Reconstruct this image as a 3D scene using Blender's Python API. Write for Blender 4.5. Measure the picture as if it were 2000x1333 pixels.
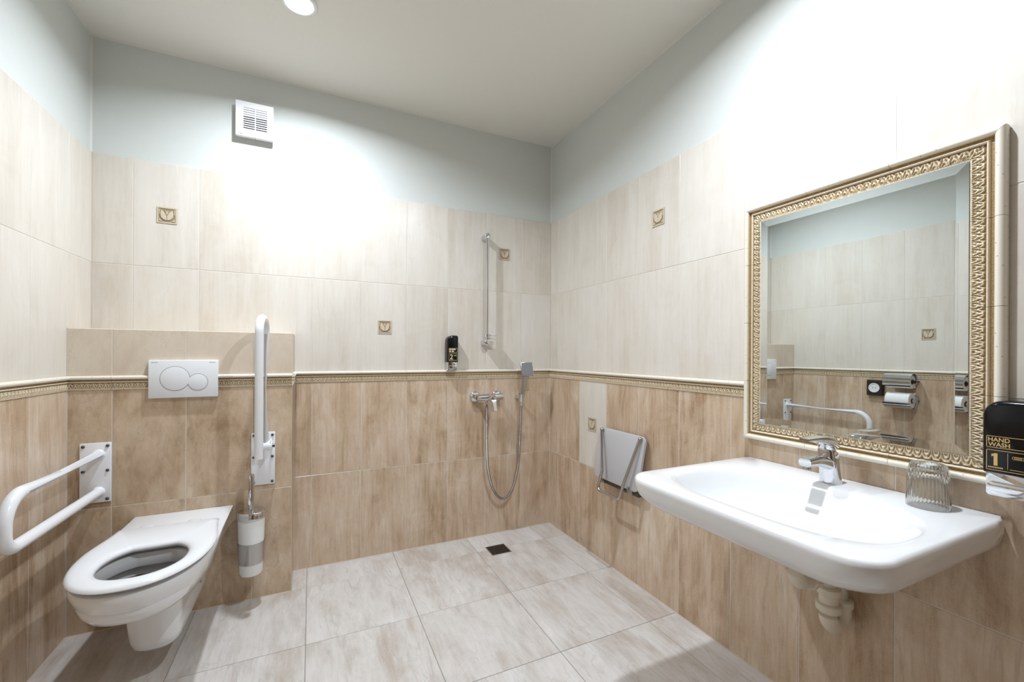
import bpy, bmesh, math, random
from math import sin, cos, pi, radians, sqrt
from mathutils import Vector, Matrix

random.seed(7)
for o in list(bpy.data.objects):
    bpy.data.objects.remove(o, do_unlink=True)
scene = bpy.context.scene
C = scene.collection

# ------------------------------------------------------------------ room measures (metres)
XR, YB, XL, YK, YF = 1.464, 2.499, -0.881, 2.292, -0.75   # right wall, back wall, left wall, boxing face, wall behind the camera
H, HC = 2.55, 1.1405
ZT, Z1, ZB1, ZB0, Z2 = 2.026, 1.538, 1.043, 0.985, 0.492  # tile top, joint, border top / bottom, lower joint
XK, ZK = -0.081, 1.236                                    # boxing side and top

# ------------------------------------------------------------------ camera
cam = bpy.data.cameras.new('camera')
cam.sensor_width = 36.0
cam.lens = 36.0 * 832.2 / 2000.0
cam.shift_y = 25.6 / 2000.0
cam.clip_start = 0.02
cam_o = bpy.data.objects.new('camera', cam)
C.objects.link(cam_o)
cam_o.matrix_world = (Matrix.Translation((0, 0, HC)) @ Matrix.Rotation(-0.4405, 4, 'Z')
                      @ Matrix.Rotation(pi / 2, 4, 'X') @ Matrix.Rotation(0.0053, 4, 'Z'))
scene.camera = cam_o

# ------------------------------------------------------------------ world, light levels, exposure
world = bpy.data.worlds.new('world')
scene.world = world
world.use_nodes = True
world.node_tree.nodes['Background'].inputs[0].default_value = (0.6, 0.62, 0.65, 1)
world.node_tree.nodes['Background'].inputs[1].default_value = 0.05
LAMPS = [  # x, y, watts
    (-0.05, 1.915, 23.0),
    (0.88, 0.735, 23.5),
]
LAMP_COL = (0.83, 0.905, 1.0)
scene.view_settings.view_transform = 'Standard'
scene.view_settings.look = 'None'
scene.view_settings.exposure = 0.0
scene.view_settings.gamma = 1.0
scene.view_settings.use_curve_mapping = False

# ------------------------------------------------------------------ materials
def new_mat(name):
    m = bpy.data.materials.new(name)
    m.use_nodes = True
    nt = m.node_tree
    return m, nt, nt.nodes['Principled BSDF']

def simple(name, col, rough=0.5, metal=0.0, noise=0.0, scale=20.0, coat=0.0, bump=0.0, spec=0.5):
    m, nt, b = new_mat(name)
    b.inputs['Roughness'].default_value = rough
    b.inputs['Metallic'].default_value = metal
    b.inputs['Coat Weight'].default_value = coat
    b.inputs['Coat Roughness'].default_value = 0.05
    b.inputs['Specular IOR Level'].default_value = spec
    tc = nt.nodes.new('ShaderNodeTexCoord')
    nz = nt.nodes.new('ShaderNodeTexNoise')
    nz.inputs['Scale'].default_value = scale
    nz.inputs['Detail'].default_value = 4
    nt.links.new(tc.outputs['Object'], nz.inputs['Vector'])
    mx = nt.nodes.new('ShaderNodeMix')
    mx.data_type = 'RGBA'
    c2 = tuple(max(0, c * (1 - noise)) for c in col)
    mx.inputs[6].default_value = (*col, 1)
    mx.inputs[7].default_value = (*c2, 1)
    nt.links.new(nz.outputs['Fac'], mx.inputs[0])
    nt.links.new(mx.outputs[2], b.inputs['Base Color'])
    if bump > 0:
        bp = nt.nodes.new('ShaderNodeBump')
        bp.inputs['Strength'].default_value = bump
        bp.inputs['Distance'].default_value = 0.002
        nt.links.new(nz.outputs['Fac'], bp.inputs['Height'])
        nt.links.new(bp.outputs['Normal'], b.inputs['Normal'])
    return m

def tile_mat(name, light, mid, dark, contrast=1.0, rough=0.28, var=0.10, sx=16.0, sz=1.6, veins=1.0):
    """stone-look ceramic, veins running along the tile's local z"""
    m, nt, b = new_mat(name)
    N, L = nt.nodes.new, nt.links.new
    tc = N('ShaderNodeTexCoord'); oi = N('ShaderNodeObjectInfo')
    mul = N('ShaderNodeVectorMath'); mul.operation = 'SCALE'
    mul.inputs[0].default_value = (37.0, 11.0, 53.0)
    L(oi.outputs['Random'], mul.inputs['Scale'])
    add = N('ShaderNodeVectorMath'); add.operation = 'ADD'
    L(tc.outputs['Object'], add.inputs[0]); L(mul.outputs[0], add.inputs[1])

    def nz(scale, detail, rough_, dist):
        mp = N('ShaderNodeMapping'); mp.inputs['Scale'].default_value = scale
        L(add.outputs[0], mp.inputs['Vector'])
        n = N('ShaderNodeTexNoise'); n.inputs['Scale'].default_value = 1.0
        n.inputs['Detail'].default_value = detail; n.inputs['Roughness'].default_value = rough_
        n.inputs['Distortion'].default_value = dist
        L(mp.outputs[0], n.inputs['Vector'])
        return n.outputs['Fac']
    streak = nz((sx, 1, sz), 5, 0.62, 0.6)
    fine = nz((sx * 6, 1, sz * 4), 4, 0.6, 0.2)
    blot = nz((sx * 0.45, 1, sx * 0.3), 6, 0.7, 0.8)
    grain = nz((260, 260, 260), 2, 0.6, 0.0)
    vein = nz((sx * 1.6, 1, sz * 1.5), 3, 0.55, 1.0)

    def mth(op, a, bb):
        n = N('ShaderNodeMath'); n.operation = op
        for i, v in enumerate((a, bb)):
            if isinstance(v, (int, float)): n.inputs[i].default_value = v
            else: L(v, n.inputs[i])
        return n.outputs[0]
    s = mth('MULTIPLY', streak, 0.40)
    s = mth('ADD', s, mth('MULTIPLY', fine, 0.17))
    s = mth('ADD', s, mth('MULTIPLY', blot, 0.34))
    s = mth('ADD', s, mth('MULTIPLY', grain, 0.09))
    s = mth('SUBTRACT', s, 0.5)
    s = mth('MULTIPLY', s, 3.0 * contrast)
    s = mth('ADD', s, 0.5)
    s = mth('ADD', s, mth('MULTIPLY', mth('SUBTRACT', oi.outputs['Random'], 0.5), var * 2))
    cr = N('ShaderNodeValToRGB')
    e = cr.color_ramp.elements
    e[0].position = 0.0; e[0].color = (*dark, 1)
    e[1].position = 1.0; e[1].color = (*light, 1)
    mm = e.new(0.5); mm.color = (*mid, 1)
    L(s, cr.inputs[0])
    # thin dark veins
    v = mth('ABSOLUTE', mth('SUBTRACT', vein, 0.5), 0.0)
    v = mth('MAXIMUM', mth('SUBTRACT', 1.0, mth('MULTIPLY', v, 40.0)), 0.0)
    v = mth('MULTIPLY', v, mth('MULTIPLY', mth('MAXIMUM', mth('SUBTRACT', blot, 0.42), 0.0), veins))
    mx = N('ShaderNodeMix'); mx.data_type = 'RGBA'
    L(v, mx.inputs[0]); L(cr.outputs[0], mx.inputs[6])
    mx.inputs[7].default_value = (*[c * 0.6 for c in dark], 1)
    L(mx.outputs[2], b.inputs['Base Color'])
    b.inputs['Roughness'].default_value = rough
    b.inputs['Specular IOR Level'].default_value = 0.45
    bp = N('ShaderNodeBump'); bp.inputs['Strength'].default_value = 0.12; bp.inputs['Distance'].default_value = 0.001
    L(fine, bp.inputs['Height']); L(bp.outputs['Normal'], b.inputs['Normal'])
    return m

M = {}
M['wall_paint'] = simple('wall_paint', (0.68, 0.705, 0.675), 0.75, noise=0.03, scale=60, bump=0.03)
M['ceiling_paint'] = simple('ceiling_paint', (0.82, 0.80, 0.74), 0.8, noise=0.03, scale=60)
M['caulk'] = simple('caulk', (0.70, 0.69, 0.64), 0.6)
M['tile_caulk'] = simple('tile_caulk', (0.52, 0.44, 0.36), 0.7)
M['grout'] = simple('grout', (0.76, 0.71, 0.63), 0.85, noise=0.2, scale=90)
M['floor_grout'] = simple('floor_grout', (0.36, 0.32, 0.28), 0.85, noise=0.3, scale=90)
M['tile_light'] = tile_mat('tile_light', (0.78, 0.745, 0.685), (0.71, 0.66, 0.585), (0.59, 0.515, 0.425), 0.8, var=0.10, sx=13, sz=1.2, veins=0.5)
M['tile_mid'] = tile_mat('tile_mid', (0.76, 0.675, 0.565), (0.69, 0.59, 0.475), (0.58, 0.47, 0.355), 0.8, sx=8, sz=5, veins=0.8)
M['tile_tan'] = tile_mat('tile_tan', (0.74, 0.625, 0.50), (0.60, 0.455, 0.325), (0.37, 0.24, 0.14), 1.3, sx=12, sz=1.5, var=0.13, veins=1.3)
M['tile_tan_soft'] = tile_mat('tile_tan_soft', (0.70, 0.57, 0.43), (0.57, 0.43, 0.30), (0.37, 0.245, 0.14), 1.35, sx=8, sz=4, veins=1.3)
M['tile_floor'] = tile_mat('tile_floor', (0.72, 0.70, 0.68), (0.61, 0.575, 0.54), (0.43, 0.36, 0.305), 1.15, rough=0.33, sx=10, sz=2.2, veins=1.7)
M['door_wood'] = simple('door_wood', (0.10, 0.06, 0.035), 0.45, noise=0.4, scale=8)
M['porcelain'] = simple('porcelain', (0.80, 0.805, 0.81), 0.12, coat=0.3)
M['seat_plastic'] = simple('seat_plastic', (0.79, 0.80, 0.81), 0.2)
M['white_plastic'] = simple('white_plastic', (0.82, 0.84, 0.86), 0.3)
M['white_enamel'] = simple('white_enamel', (0.84, 0.85, 0.87), 0.28, coat=0.2)
M['vent_white'] = simple('vent_white', (0.88, 0.88, 0.90), 0.35)
M['vent_dark'] = simple('vent_dark', (0.10, 0.10, 0.13), 0.6)
M['trap_plastic'] = simple('trap_plastic', (0.78, 0.72, 0.60), 0.38)
M['chrome'] = simple('chrome', (0.70, 0.71, 0.73), 0.06, metal=1.0)
M['chrome_soft'] = simple('chrome_soft', (0.62, 0.62, 0.63), 0.22, metal=1.0)
M['steel'] = simple('steel', (0.50, 0.49, 0.48), 0.28, metal=1.0)
M['dark_steel'] = simple('dark_steel', (0.12, 0.11, 0.10), 0.35, metal=0.9)
M['spray_grey'] = simple('spray_grey', (0.22, 0.22, 0.23), 0.4)
M['bolt'] = simple('bolt', (0.10, 0.11, 0.12), 0.35, metal=0.8)
M['black_gloss'] = simple('black_gloss', (0.004, 0.004, 0.005), 0.16, spec=0.3)
M['gold'] = simple('gold', (0.75, 0.52, 0.20), 0.35, metal=0.35)
M['gold_pale'] = simple('gold_pale', (0.78, 0.66, 0.38), 0.4, metal=0.2)
M['line_grey'] = simple('line_grey', (0.16, 0.17, 0.19), 0.6)
M['print_grey'] = simple('print_grey', (0.35, 0.36, 0.38), 0.6)
M['drain_dark'] = simple('drain_dark', (0.035, 0.026, 0.022), 0.45, metal=0.4)
M['bronze'] = simple('bronze', (0.055, 0.045, 0.038), 0.35, metal=0.6)
M['paper'] = simple('paper', (0.86, 0.86, 0.86), 0.9, noise=0.05, scale=150)
M['cardboard'] = simple('cardboard', (0.40, 0.30, 0.20), 0.9)
M['sump_water'] = simple('sump_water', (0.045, 0.035, 0.032), 0.05)  # near-black colour standing in for the shade inside the toilet bowl
M['cavity'] = simple('cavity', (0.05, 0.05, 0.05), 0.8)

m, nt, b = new_mat('hose_metal'); M['hose_metal'] = m     # interlocked metal hose
b.inputs['Metallic'].default_value = 1; b.inputs['Roughness'].default_value = 0.25
b.inputs['Base Color'].default_value = (0.36, 0.345, 0.335, 1)
tc = nt.nodes.new('ShaderNodeTexCoord'); wv = nt.nodes.new('ShaderNodeTexWave')
wv.bands_direction = 'Z'; wv.inputs['Scale'].default_value = 90
bp = nt.nodes.new('ShaderNodeBump'); bp.inputs['Strength'].default_value = 0.7; bp.inputs['Distance'].default_value = 0.002
nt.links.new(tc.outputs['Object'], wv.inputs['Vector']); nt.links.new(wv.outputs['Fac'], bp.inputs['Height'])
nt.links.new(bp.outputs['Normal'], b.inputs['Normal'])

m, nt, b = new_mat('mirror_silver'); M['mirror_silver'] = m
b.inputs['Metallic'].default_value = 1; b.inputs['Roughness'].default_value = 0.004
b.inputs['Base Color'].default_value = (0.70, 0.735, 0.725, 1)

m, nt, b = new_mat('clear_glass'); M['clear_glass'] = m
b.inputs['Transmission Weight'].default_value = 1; b.inputs['Roughness'].default_value = 0.01
b.inputs['IOR'].default_value = 1.48; b.inputs['Base Color'].default_value = (0.90, 0.915, 0.91, 1)

m, nt, b = new_mat('frosted_cup'); M['frosted_cup'] = m
b.inputs['Base Color'].default_value = (0.88, 0.89, 0.88, 1); b.inputs['Roughness'].default_value = 0.45
b.inputs['Subsurface Weight'].default_value = 0.3; b.inputs['Subsurface Radius'].default_value = (0.02, 0.02, 0.02)

m, nt, b = new_mat('frosted_acrylic'); M['frosted_acrylic'] = m   # shower seat board
b.inputs['Base Color'].default_value = (0.72, 0.71, 0.72, 1); b.inputs['Roughness'].default_value = 0.35
b.inputs['Transmission Weight'].default_value = 0.35; b.inputs['IOR'].default_value = 1.3

m, nt, b = new_mat('lamp_lens'); M['lamp_lens'] = m
b.inputs['Emission Color'].default_value = (*LAMP_COL, 1); b.inputs['Emission Strength'].default_value = 25.0
b.inputs['Base Color'].default_value = (0.9, 0.9, 0.9, 1)

m, nt, b = new_mat('listello'); M['listello'] = m          # glazed ceramic moulding, ochre wash in its pattern
at = nt.nodes.new('ShaderNodeAttribute'); at.attribute_name = 'glaze'
tc = nt.nodes.new('ShaderNodeTexCoord'); nz = nt.nodes.new('ShaderNodeTexNoise')
nz.inputs['Scale'].default_value = 260; nz.inputs['Detail'].default_value = 3
nt.links.new(tc.outputs['Object'], nz.inputs['Vector'])
vo = nt.nodes.new('ShaderNodeTexVoronoi'); vo.inputs['Scale'].default_value = 75
nt.links.new(tc.outputs['Object'], vo.inputs['Vector'])
lt = nt.nodes.new('ShaderNodeMath'); lt.operation = 'LESS_THAN'; lt.inputs[1].default_value = 0.13
nt.links.new(vo.outputs['Distance'], lt.inputs[0])
pit = nt.nodes.new('ShaderNodeMath'); pit.operation = 'MULTIPLY'; pit.inputs[1].default_value = 0.55
nt.links.new(lt.outputs[0], pit.inputs[0])
ad = nt.nodes.new('ShaderNodeMath'); ad.operation = 'MULTIPLY_ADD'
ad.inputs[1].default_value = 0.5; ad.inputs[2].default_value = -0.25
nt.links.new(nz.outputs['Fac'], ad.inputs[0])
ad2 = nt.nodes.new('ShaderNodeMath'); ad2.operation = 'ADD'
nt.links.new(at.outputs['Fac'], ad2.inputs[0]); nt.links.new(ad.outputs[0], ad2.inputs[1])
cr = nt.nodes.new('ShaderNodeValToRGB'); e = cr.color_ramp.elements
e[0].position = 0.05; e[0].color = (0.27, 0.165, 0.065, 1)
e[1].position = 0.9; e[1].color = (0.80, 0.745, 0.64, 1)
q = e.new(0.40); q.color = (0.60, 0.46, 0.26, 1)
nt.links.new(ad2.outputs[0], cr.inputs[0])
mx = nt.nodes.new('ShaderNodeMix'); mx.data_type = 'RGBA'
nt.links.new(pit.outputs[0], mx.inputs[0]); nt.links.new(cr.outputs[0], mx.inputs[6])
mx.inputs[7].default_value = (0.18, 0.13, 0.08, 1)
nt.links.new(mx.outputs[2], b.inputs['Base Color']); b.inputs['Roughness'].default_value = 0.38

# ------------------------------------------------------------------ mesh helpers (all in world metres; a part is stored relative to its thing)
ORG = {}

def link(o, parent=None, org=(0, 0, 0)):
    C.objects.link(o)
    if parent is not None:
        o.parent = parent
    ORG[o.name] = Vector(org)
    return o

def thing(name, label, cat, loc, group=None):
    o = bpy.data.objects.new(name, None)
    o.empty_display_size = 0.05
    o.location = loc
    o['label'] = label; o['category'] = cat
    if group: o['group'] = group
    return link(o, None, loc)

def tag(o, label, cat, group=None):
    o['label'] = label; o['category'] = cat
    if group: o['group'] = group
    return o

def struct(o, label=None):
    o['kind'] = 'structure'
    if label: o['label'] = label
    return o

def mk(name, V, F, mat, parent=None, smooth=False, org=None, mats=None, mi=None, label=None, angle=None):
    if parent is not None: base = ORG[parent.name]
    elif org is not None: base = Vector(org)
    else: base = Vector((0, 0, 0))
    me = bpy.data.meshes.new(name)
    me.from_pydata([tuple(Vector(v) - base) for v in V], [], F)
    for mm in (mats or [mat]):
        me.materials.append(M[mm])
    if mi:
        me.polygons.foreach_set('material_index', mi)
    bm = bmesh.new(); bm.from_mesh(me)
    bmesh.ops.recalc_face_normals(bm, faces=bm.faces)
    bm.to_mesh(me); bm.free()
    if smooth:
        me.polygons.foreach_set('use_smooth', [True] * len(me.polygons))
        if angle:
            me.set_sharp_from_angle(angle=radians(angle))
    o = bpy.data.objects.new(name, me)
    if parent is None: o.location = base
    if label: o['label'] = label
    return link(o, parent, base)

class MB:
    """collects several shapes into one mesh"""
    def __init__(s): s.V = []; s.F = []; s.mi = []; s.cur = 0
    def add(s, VF):
        V, F = VF; n = len(s.V)
        s.V += [Vector(v) for v in V]
        s.F += [tuple(i + n for i in f) for f in F]
        s.mi += [s.cur] * len(F)
        return s
    def xf(s, mtx):
        s.V = [mtx @ v for v in s.V]; return s
    def build(s, name, mat, parent=None, smooth=False, org=None, mats=None, label=None, angle=None):
        return mk(name, s.V, s.F, mat, parent, smooth, org, mats, s.mi if mats else None, label, angle)

def box(x0, x1, y0, y1, z0, z1):
    V = [(x, y, z) for z in (z0, z1) for y in (y0, y1) for x in (x0, x1)]
    F = [(0, 2, 3, 1), (4, 5, 7, 6), (0, 1, 5, 4), (2, 6, 7, 3), (0, 4, 6, 2), (1, 3, 7, 5)]
    return V, F

def bbox(x0, x1, y0, y1, z0, z1, r=0.003, seg=2):
    bm = bmesh.new()
    vs, fs = box(x0, x1, y0, y1, z0, z1)
    bv = [bm.verts.new(v) for v in vs]
    for f in fs: bm.faces.new([bv[i] for i in f])
    bmesh.ops.recalc_face_normals(bm, faces=bm.faces)
    bmesh.ops.bevel(bm, geom=list(bm.edges), offset=r, segments=seg, affect='EDGES', profile=0.5)
    bm.verts.index_update()
    V = [v.co.copy() for v in bm.verts]; F = [tuple(v.index for v in f.verts) for f in bm.faces]
    bm.free()
    return V, F

def loft(loops, cap0=True, cap1=True, closed=True):
    n = len(loops[0]); V = [Vector(p) for l in loops for p in l]; F = []
    for i in range(len(loops) - 1):
        for j in range(n if closed else n - 1):
            k = (j + 1) % n
            F.append((i * n + j, i * n + k, (i + 1) * n + k, (i + 1) * n + j))
    if cap0: F.append(tuple(range(n)))
    if cap1: F.append(tuple((len(loops) - 1) * n + j for j in range(n)))
    return V, F

def frame_of(d):
    d = Vector(d).normalized()
    a = Vector((0, 0, 1)) if abs(d.z) < 0.9 else Vector((1, 0, 0))
    u = d.cross(a).normalized(); w = u.cross(d).normalized()
    return u, w

def lathe(p0, axis, prof, n=24, cap=True, sx=1.0):
    """prof: list of (distance along axis, radius)"""
    ax = Vector(axis).normalized(); u, w = frame_of(ax); p0 = Vector(p0)
    loops = [[p0 + ax * t + (u * cos(2 * pi * i / n) * sx + w * sin(2 * pi * i / n)) * max(r, 1e-5) for i in range(n)] for t, r in prof]
    return loft(loops, cap, cap)

def cyl(p0, p1, r, n=20, r1=None):
    p0 = Vector(p0); p1 = Vector(p1)
    return lathe(p0, p1 - p0, [(0, r), ((p1 - p0).length, r if r1 is None else r1)], n)

def tube(path, r, n=12, cap=True):
    P = [Vector(p) for p in path]
    loops = []; u = None
    for i, p in enumerate(P):
        d = (P[min(i + 1, len(P) - 1)] - P[max(i - 1, 0)]).normalized()
        if u is None: u, w = frame_of(d)
        else:
            u = (u - d * u.dot(d)).normalized(); w = d.cross(u)
        rr = r[i] if isinstance(r, (list, tuple)) else r
        loops.append([p + (u * cos(2 * pi * k / n) + w * sin(2 * pi * k / n)) * rr for k in range(n)])
    return loft(loops, cap, cap)

def fillet(pts, rad, seg=8):
    """polyline with rounded corners; rad per inner corner"""
    P = [Vector(p) for p in pts]; out = [P[0]]
    for i in range(1, len(P) - 1):
        r = rad[i - 1] if isinstance(rad, (list, tuple)) else rad
        a = (P[i - 1] - P[i]).normalized(); c = (P[i + 1] - P[i]).normalized()
        ang = a.angle(c); t = r / math.tan(ang / 2)
        s = P[i] + a * t; e = P[i] + c * t
        ctr = P[i] + (a + c).normalized() * (r / sin(ang / 2))
        v0 = s - ctr; v1 = e - ctr; tot = v0.angle(v1); ax = v0.cross(v1).normalized()
        for k in range(seg + 1):
            out.append(ctr + Matrix.Rotation(tot * k / seg, 3, ax) @ v0)
    out.append(P[-1]); return out

def catmull(pts, sub=10):
    P = [Vector(p) for p in pts]; P = [2 * P[0] - P[1]] + P + [2 * P[-1] - P[-2]]; out = []
    for i in range(1, len(P) - 2):
        for k in range(sub):
            t = k / sub; a, b_, c, d = P[i - 1], P[i], P[i + 1], P[i + 2]
            out.append(0.5 * ((2 * b_) + (c - a) * t + (2 * a - 5 * b_ + 4 * c - d) * t * t + (3 * b_ - a - 3 * c + d) * t ** 3))
    out.append(P[-2]); return out

def prism(poly, mp, d0, d1):
    """extrude a 2D outline; mp(a, b, depth) -> point"""
    return loft([[mp(a, b_, d0) for a, b_ in poly], [mp(a, b_, d1) for a, b_ in poly]])

def rrect2(a0, a1, b0, b1, rr, seg=6):
    """rounded rectangle outline, radii (a0b0, a1b0, a1b1, a0b1)"""
    out = []
    for (ca, cb, s), r in zip(((a0, b0, 180), (a1, b0, 270), (a1, b1, 0), (a0, b1, 90)), rr):
        x = ca + (r if ca == a0 else -r); y = cb + (r if cb == b0 else -r)
        for k in range(seg + 1):
            t = radians(s + 90 * k / seg); out.append((x + r * cos(t), y + r * sin(t)))
    return out

def text_geo(body, size):
    cu = bpy.data.curves.new('lettering', 'FONT'); cu.body = body; cu.size = size; cu.extrude = 0.0
    cu.resolution_u = 3; cu.offset = 0.018
    o = bpy.data.objects.new('lettering', cu); C.objects.link(o)
    dg = bpy.context.evaluated_depsgraph_get(); dg.update()
    me = bpy.data.meshes.new_from_object(o.evaluated_get(dg))
    V = [v.co.copy() for v in me.vertices]; F = [tuple(p.vertices) for p in me.polygons]
    bpy.data.objects.remove(o, do_unlink=True); bpy.data.curves.remove(cu); bpy.data.meshes.remove(me)
    return V, F

def text_at(body, x0, y0, w, h, mp, d):
    """lettering fitted into a w x h box whose lower left corner is x0, y0"""
    V, F = text_geo(body, 1.0)
    ax = min(v.x for v in V); bx = max(v.x for v in V); ay = min(v.y for v in V); by = max(v.y for v in V)
    return [mp(x0 + (v.x - ax) / (bx - ax) * w, y0 + (v.y - ay) / (by - ay) * h, d) for v in V], F

# ------------------------------------------------------------------ tiles
TT, GAP = 0.008, 0.0024
TILE_MESH = {}

def tile_mesh(w, h, mat, nm):
    key = (round(w, 3), round(h, 3), mat)
    if key not in TILE_MESH:
        w2, h2, bv = (w - GAP) / 2, (h - GAP) / 2, 0.0012
        def lp(a, y): return [(-w2 + a, y, -h2 + a), (w2 - a, y, -h2 + a), (w2 - a, y, h2 - a), (-w2 + a, y, h2 - a)]
        V, F = loft([lp(0, TT), lp(0, bv), lp(bv, 0)], True, True)
        me = bpy.data.meshes.new(nm); me.from_pydata(V, [], F)
        bm = bmesh.new(); bm.from_mesh(me); bmesh.ops.recalc_face_normals(bm, faces=bm.faces); bm.to_mesh(me); bm.free()
        me.materials.append(M[mat]); TILE_MESH[key] = me
    return TILE_MESH[key]

def place_tile(parent, w, h, mat, loc, rot, name='wall_tile'):
    o = bpy.data.objects.new(name, tile_mesh(w, h, mat, name))
    o.location = loc; o.rotation_euler = rot
    return link(o, parent, (0, 0, 0))

def tulip_medallion(tile):
    s = 0.0375; mb = MB()
    mp = lambda a, b_, d: (a, -d, b_)
    mb.cur = 0; mb.add(prism([(-s, -s), (s, -s), (s, s), (-s, s)], mp, -0.001, 0.0012))
    mb.cur = 1
    t = 0.0055
    for r in ((-s, s, -s, -s + t), (-s, s, s - t, s), (-s, -s + t, -s + t, s - t), (s - t, s, -s + t, s - t)):
        mb.add(prism([(r[0], r[2]), (r[1], r[2]), (r[1], r[3]), (r[0], r[3])], mp, 0, 0.0032))
    petal = [(-0.021, 0.024), (-0.025, 0.008), (-0.022, -0.010), (-0.012, -0.020), (-0.001, -0.023), (-0.001, -0.004), (-0.006, 0.008), (-0.012, 0.017)]
    mb.add(prism(petal, mp, 0, 0.0045)); mb.add(prism([(-a, b_) for a, b_ in petal], mp, 0, 0.0045))
    mb.add(prism([(-0.007, 0.023), (0.0, 0.000), (0.007, 0.023), (0.0, 0.016)], mp, 0, 0.004))
    for sx in (-1, 1):
        mb.add(prism([(sx * 0.029, -0.028), (sx * 0.018, -0.028), (sx * 0.029, -0.016)], mp, 0, 0.0035))
        mb.add(prism([(sx * 0.030, 0.027), (sx * 0.026, 0.027), (sx * 0.028, 0.005), (sx * 0.030, 0.0)], mp, 0, 0.0035))
    o = mb.build('medallion', None, tile, mats=['medallion_ground', 'medallion_relief'])
    o['label'] = 'small square medallion with raised tulip'
    return o

M['medallion_ground'] = simple('medallion_ground', (0.40, 0.29, 0.17), 0.5, noise=0.3, scale=300)
M['medallion_relief'] = simple('medallion_relief', (0.66, 0.57, 0.43), 0.45, noise=0.15, scale=200)

# moulded border pieces (also used around the mirror): bull-nose, bead, scalloped band
VS = [0, .0008, .002, .004, .0065, .009, .0115, .014, .016, .0175, .0185, .020, .0225, .0235, .0245, .026, .0275, .0285, .0295, .031,
      .033, .035, .037, .039, .041, .043, .045, .047, .049, .051, .0525, .054, .056, .0575, .058]

def border_h(u, v):
    """height over the tile face, and the amount of pale glaze (1 pale, 0 ochre)"""
    if v < .0175:
        t = (v - .00875) / .00875
        return 0.004 + 0.011 * sqrt(max(0, 1 - t * t)), (0.95 if v < .0145 else 0.45)
    if v < .0235: return 0.0035, 0.12
    if v < .029:
        t = (v - .02625) / .00285
        return 0.0035 + 0.0055 * sqrt(max(0, 1 - t * t)), 0.72
    if v < .032: return 0.003, 0.05
    if v < .0525:
        b_ = (v - .032) / .0205; P = 0.0185
        a = (u / P) % 1.0
        r = sqrt(((a - .5) * 2.05) ** 2 + ((b_ - 0.95) * 1.08) ** 2)
        h = 0.5 + 0.5 * cos(2 * pi * r * 1.9)
        leaf = max(0, 1 - abs(a - .5) * 5) * (1 if b_ < .55 else .3)
        h = max(h * 0.9, leaf)
        return 0.0025 + 0.0048 * h, 0.10 + 0.72 * h
    t = (v - .0525) / .0055
    return 0.0045 - 0.0015 * t, 0.70

BORDER_MESH = {}

def border_mesh(length, m0=0, m1=0, u0=0.0, nm='border_tile', vs=1.0):
    key = (round(length, 3), m0, m1, round(u0 % 0.0185, 3), nm, vs)
    if key in BORDER_MESH: return BORDER_MESH[key]
    nu = max(6, int(length / 0.0021)); V = []; F = []; G = []
    for i in range(nu + 1):
        for v in VS:
            a = GAP * 0.2 + m0 * v * vs; e_ = length - GAP * 0.2 - m1 * v * vs
            u = a + (e_ - a) * i / nu
            h, g = border_h(u + u0, v)
            V.append((u - length / 2, -h * vs, -v * vs)); G.append(g)
    nv = len(VS)
    for i in range(nu):
        for j in range(nv - 1):
            F.append((i * nv + j, (i + 1) * nv + j, (i + 1) * nv + j + 1, i * nv + j + 1))
    # body behind the face
    n0 = len(V)
    rim = [i * nv for i in range(nu + 1)] + [nu * nv + j for j in range(1, nv)] + [i * nv + nv - 1 for i in range(nu - 1, -1, -1)] + [j for j in range(nv - 2, 0, -1)]
    for k in rim:
        x, y, z = V[k]; V.append((x, TT, z)); G.append(0.8)
    for k in range(len(rim)):
        k2 = (k + 1) % len(rim)
        F.append((rim[k2], rim[k], n0 + k, n0 + k2))
    me = bpy.data.meshes.new(nm); me.from_pydata(V, [], F)
    at = me.attributes.new('glaze', 'FLOAT', 'POINT'); at.data.foreach_set('value', G)
    bm = bmesh.new(); bm.from_mesh(me); bmesh.ops.recalc_face_normals(bm, faces=bm.faces); bm.to_mesh(me); bm.free()
    me.polygons.foreach_set('use_smooth', [True] * len(me.polygons)); me.set_sharp_from_angle(angle=radians(50))
    me.materials.append(M['listello']); BORDER_MESH[key] = me
    return me

def place_border(parent, length, loc, rot, m0=0, m1=0, nm='border_tile', u0=0.0, vs=1.0):
    o = bpy.data.objects.new(nm, border_mesh(length, m0, m1, u0, nm, vs))
    o.location = Vector(loc) - ORG[parent.name]; o.rotation_euler = rot
    return link(o, parent, ORG[parent.name])

# ------------------------------------------------------------------ structure: shell
T = 0.12
floor = struct(mk('floor', *box(XL - T, XR + T, YF - T, YB + T, -0.15, -0.0022), 'floor_grout'))
ceiling = struct(mk('ceiling', *box(XL - T, XR + T, YF - T, YB + T, H, H + 0.12), 'ceiling_paint'))
wall_back = struct(mk('wall_back', *box(XL - T, XR + T, YB + 0.009, YB + T, 0, H), 'wall_paint'))
wall_right = struct(mk('wall_right', *box(XR + 0.009, XR + T, YF - T, YB + 0.009, 0, H), 'wall_paint'))
wall_left = struct(mk('wall_left', *box(XL - T, XL - 0.009, YF - T, YB + 0.009, 0, H), 'wall_paint'))
wall_front = struct(mk('wall_front', *box(XL - 0.009, XR + 0.009, YF - T, YF, 0, H), 'wall_paint'))
wall_boxing = struct(mk('wall_boxing', *box(XL, XK - 0.009, YK + 0.009, YB, 0, ZK - 0.009), 'grout'), 'tiled cistern boxing behind the toilet')

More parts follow.
